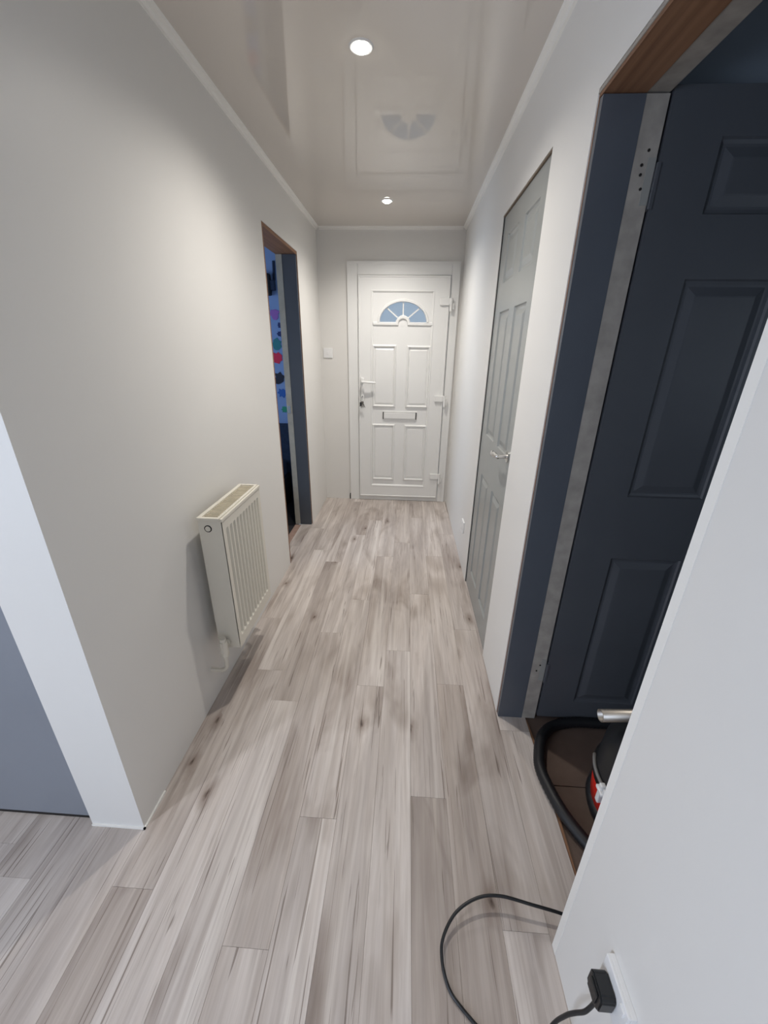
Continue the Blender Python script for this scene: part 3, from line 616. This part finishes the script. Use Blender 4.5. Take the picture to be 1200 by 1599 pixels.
# ------------------------------------------------------------------ left room
w = bmesh.new(); box(w, -3.1, -0.985, 3.98, 4.15, -0.05, H)
struct('wall_room_front', w, m_bluewall, 'pale blue wall of the left room seen through the open doorway', 'wall')
struct('wall_room_side', B(-3.1, -3.0, 0.93, 3.98, -0.05, H), m_bluewall, 'far wall of the left room, out of view', 'wall')
struct('ceiling', B(-3.1, -0.985, 0.93, 4.15, H, H+0.05), m_bluewall, 'ceiling of the left room, out of view', 'ceiling')
struct('floor', B(-3.0, -0.985, 0.93, 3.98, -0.05, -0.012), m_darkfloor, 'dark floor of the left room seen through the doorway', 'floor')
struct('trim_7', B(-0.985, -0.931, LY0+0.026, LY1-0.030, -0.012, -0.003), m_pinkwood, 'bare pinkish threshold strip in the open left doorway', 'trim')
YW = 3.98
def splash(name, cx, cz, r, m, label, seed):
    rn = random.Random(seed); pts = []
    for k in range(14):
        a = 2*PI*k/14; rr = r*(1.0 if k % 2 else 0.78)*rn.uniform(0.75, 1.25); pts.append((cx+rr*math.cos(a), cz+rr*math.sin(a)))
    meta(obj(name, prism(bmesh.new(), pts, YW-0.004, YW-0.0005), m), label, 'wall sticker')
splash('wall_sticker', -1.240, 1.78, 0.050, mat('violet_sticker', srgb(150, 95, 170), .6), 'violet splash sticker on the blue wall, highest of the coloured ones', 1)
splash('wall_sticker', -1.195, 1.69, 0.026, mat('navy_sticker', srgb(25, 40, 95), .6), 'tiny navy splash sticker just below the violet one', 2)
splash('wall_sticker', -1.205, 1.62, 0.026, mat('navy_sticker', srgb(25, 40, 95), .6), 'tiny navy splash sticker between the violet and teal ones', 12)
splash('wall_sticker', -1.245, 1.53, 0.055, mat('teal_sticker', srgb(40, 120, 125), .6), 'teal splash sticker above the red one on the blue wall', 3)
splash('wall_sticker', -1.245, 1.41, 0.062, mat('red_sticker', srgb(215, 30, 70), .6), 'bright red splash sticker on the blue wall', 4)
splash('wall_sticker', -1.245, 1.22, 0.055, mat('black_sticker', srgb(15, 18, 40), .6), 'near-black splash sticker below the red one', 5)
splash('wall_sticker', -1.225, 1.09, 0.045, mat('blue_sticker', srgb(35, 90, 165), .6), 'blue splash sticker under the near-black one', 6)
splash('wall_sticker', -1.215, 0.93, 0.038, mat('green_sticker', srgb(40, 140, 110), .6), 'green splash sticker lowest on the blue wall', 7)
hb = bmesh.new(); box(hb, -1.45, -1.245, YW-0.06, YW-0.001, 1.93, 2.10, bev=0.01)
sp = thing('wall_speaker', (0, 0, 0), 'black box-shaped speaker high on the blue wall of the left room', 'speaker')
obj('body', hb, m_blackf, sp); obj('bracket', B(-1.30, -1.205, YW-0.05, YW-0.001, 1.97, 2.05, bev=0.008), m_navy, sp); obj('cable', tube(bmesh.new(), [(-1.215, YW-0.006, 2.05), (-1.210, YW-0.006, 2.20)], 0.012, 8), m_navy, sp)
bd_ = thing('bed', (-1.62, 2.98, -0.012), 'dark navy upholstered bed in the left room', 'bed')
obj('mattress', B(-0.45, 0.42, -0.95, 0.90, 0.30, 0.47, bev=0.03), m_navy, bd_)
obj('headboard', B(-0.47, 0.62, 0.925, 0.985, 0, 0.81, bev=0.015), m_navy, bd_)
obj('bed_base', B(-0.47, 0.44, -0.97, 0.92, 0.06, 0.31, bev=0.01), m_blackf, bd_)
for x in (-0.42, 0.38):
    for y in (-0.9, 0.85): obj('leg', B(x, x+0.05, y, y+0.05, 0, 0.06), m_blackf, bd_)
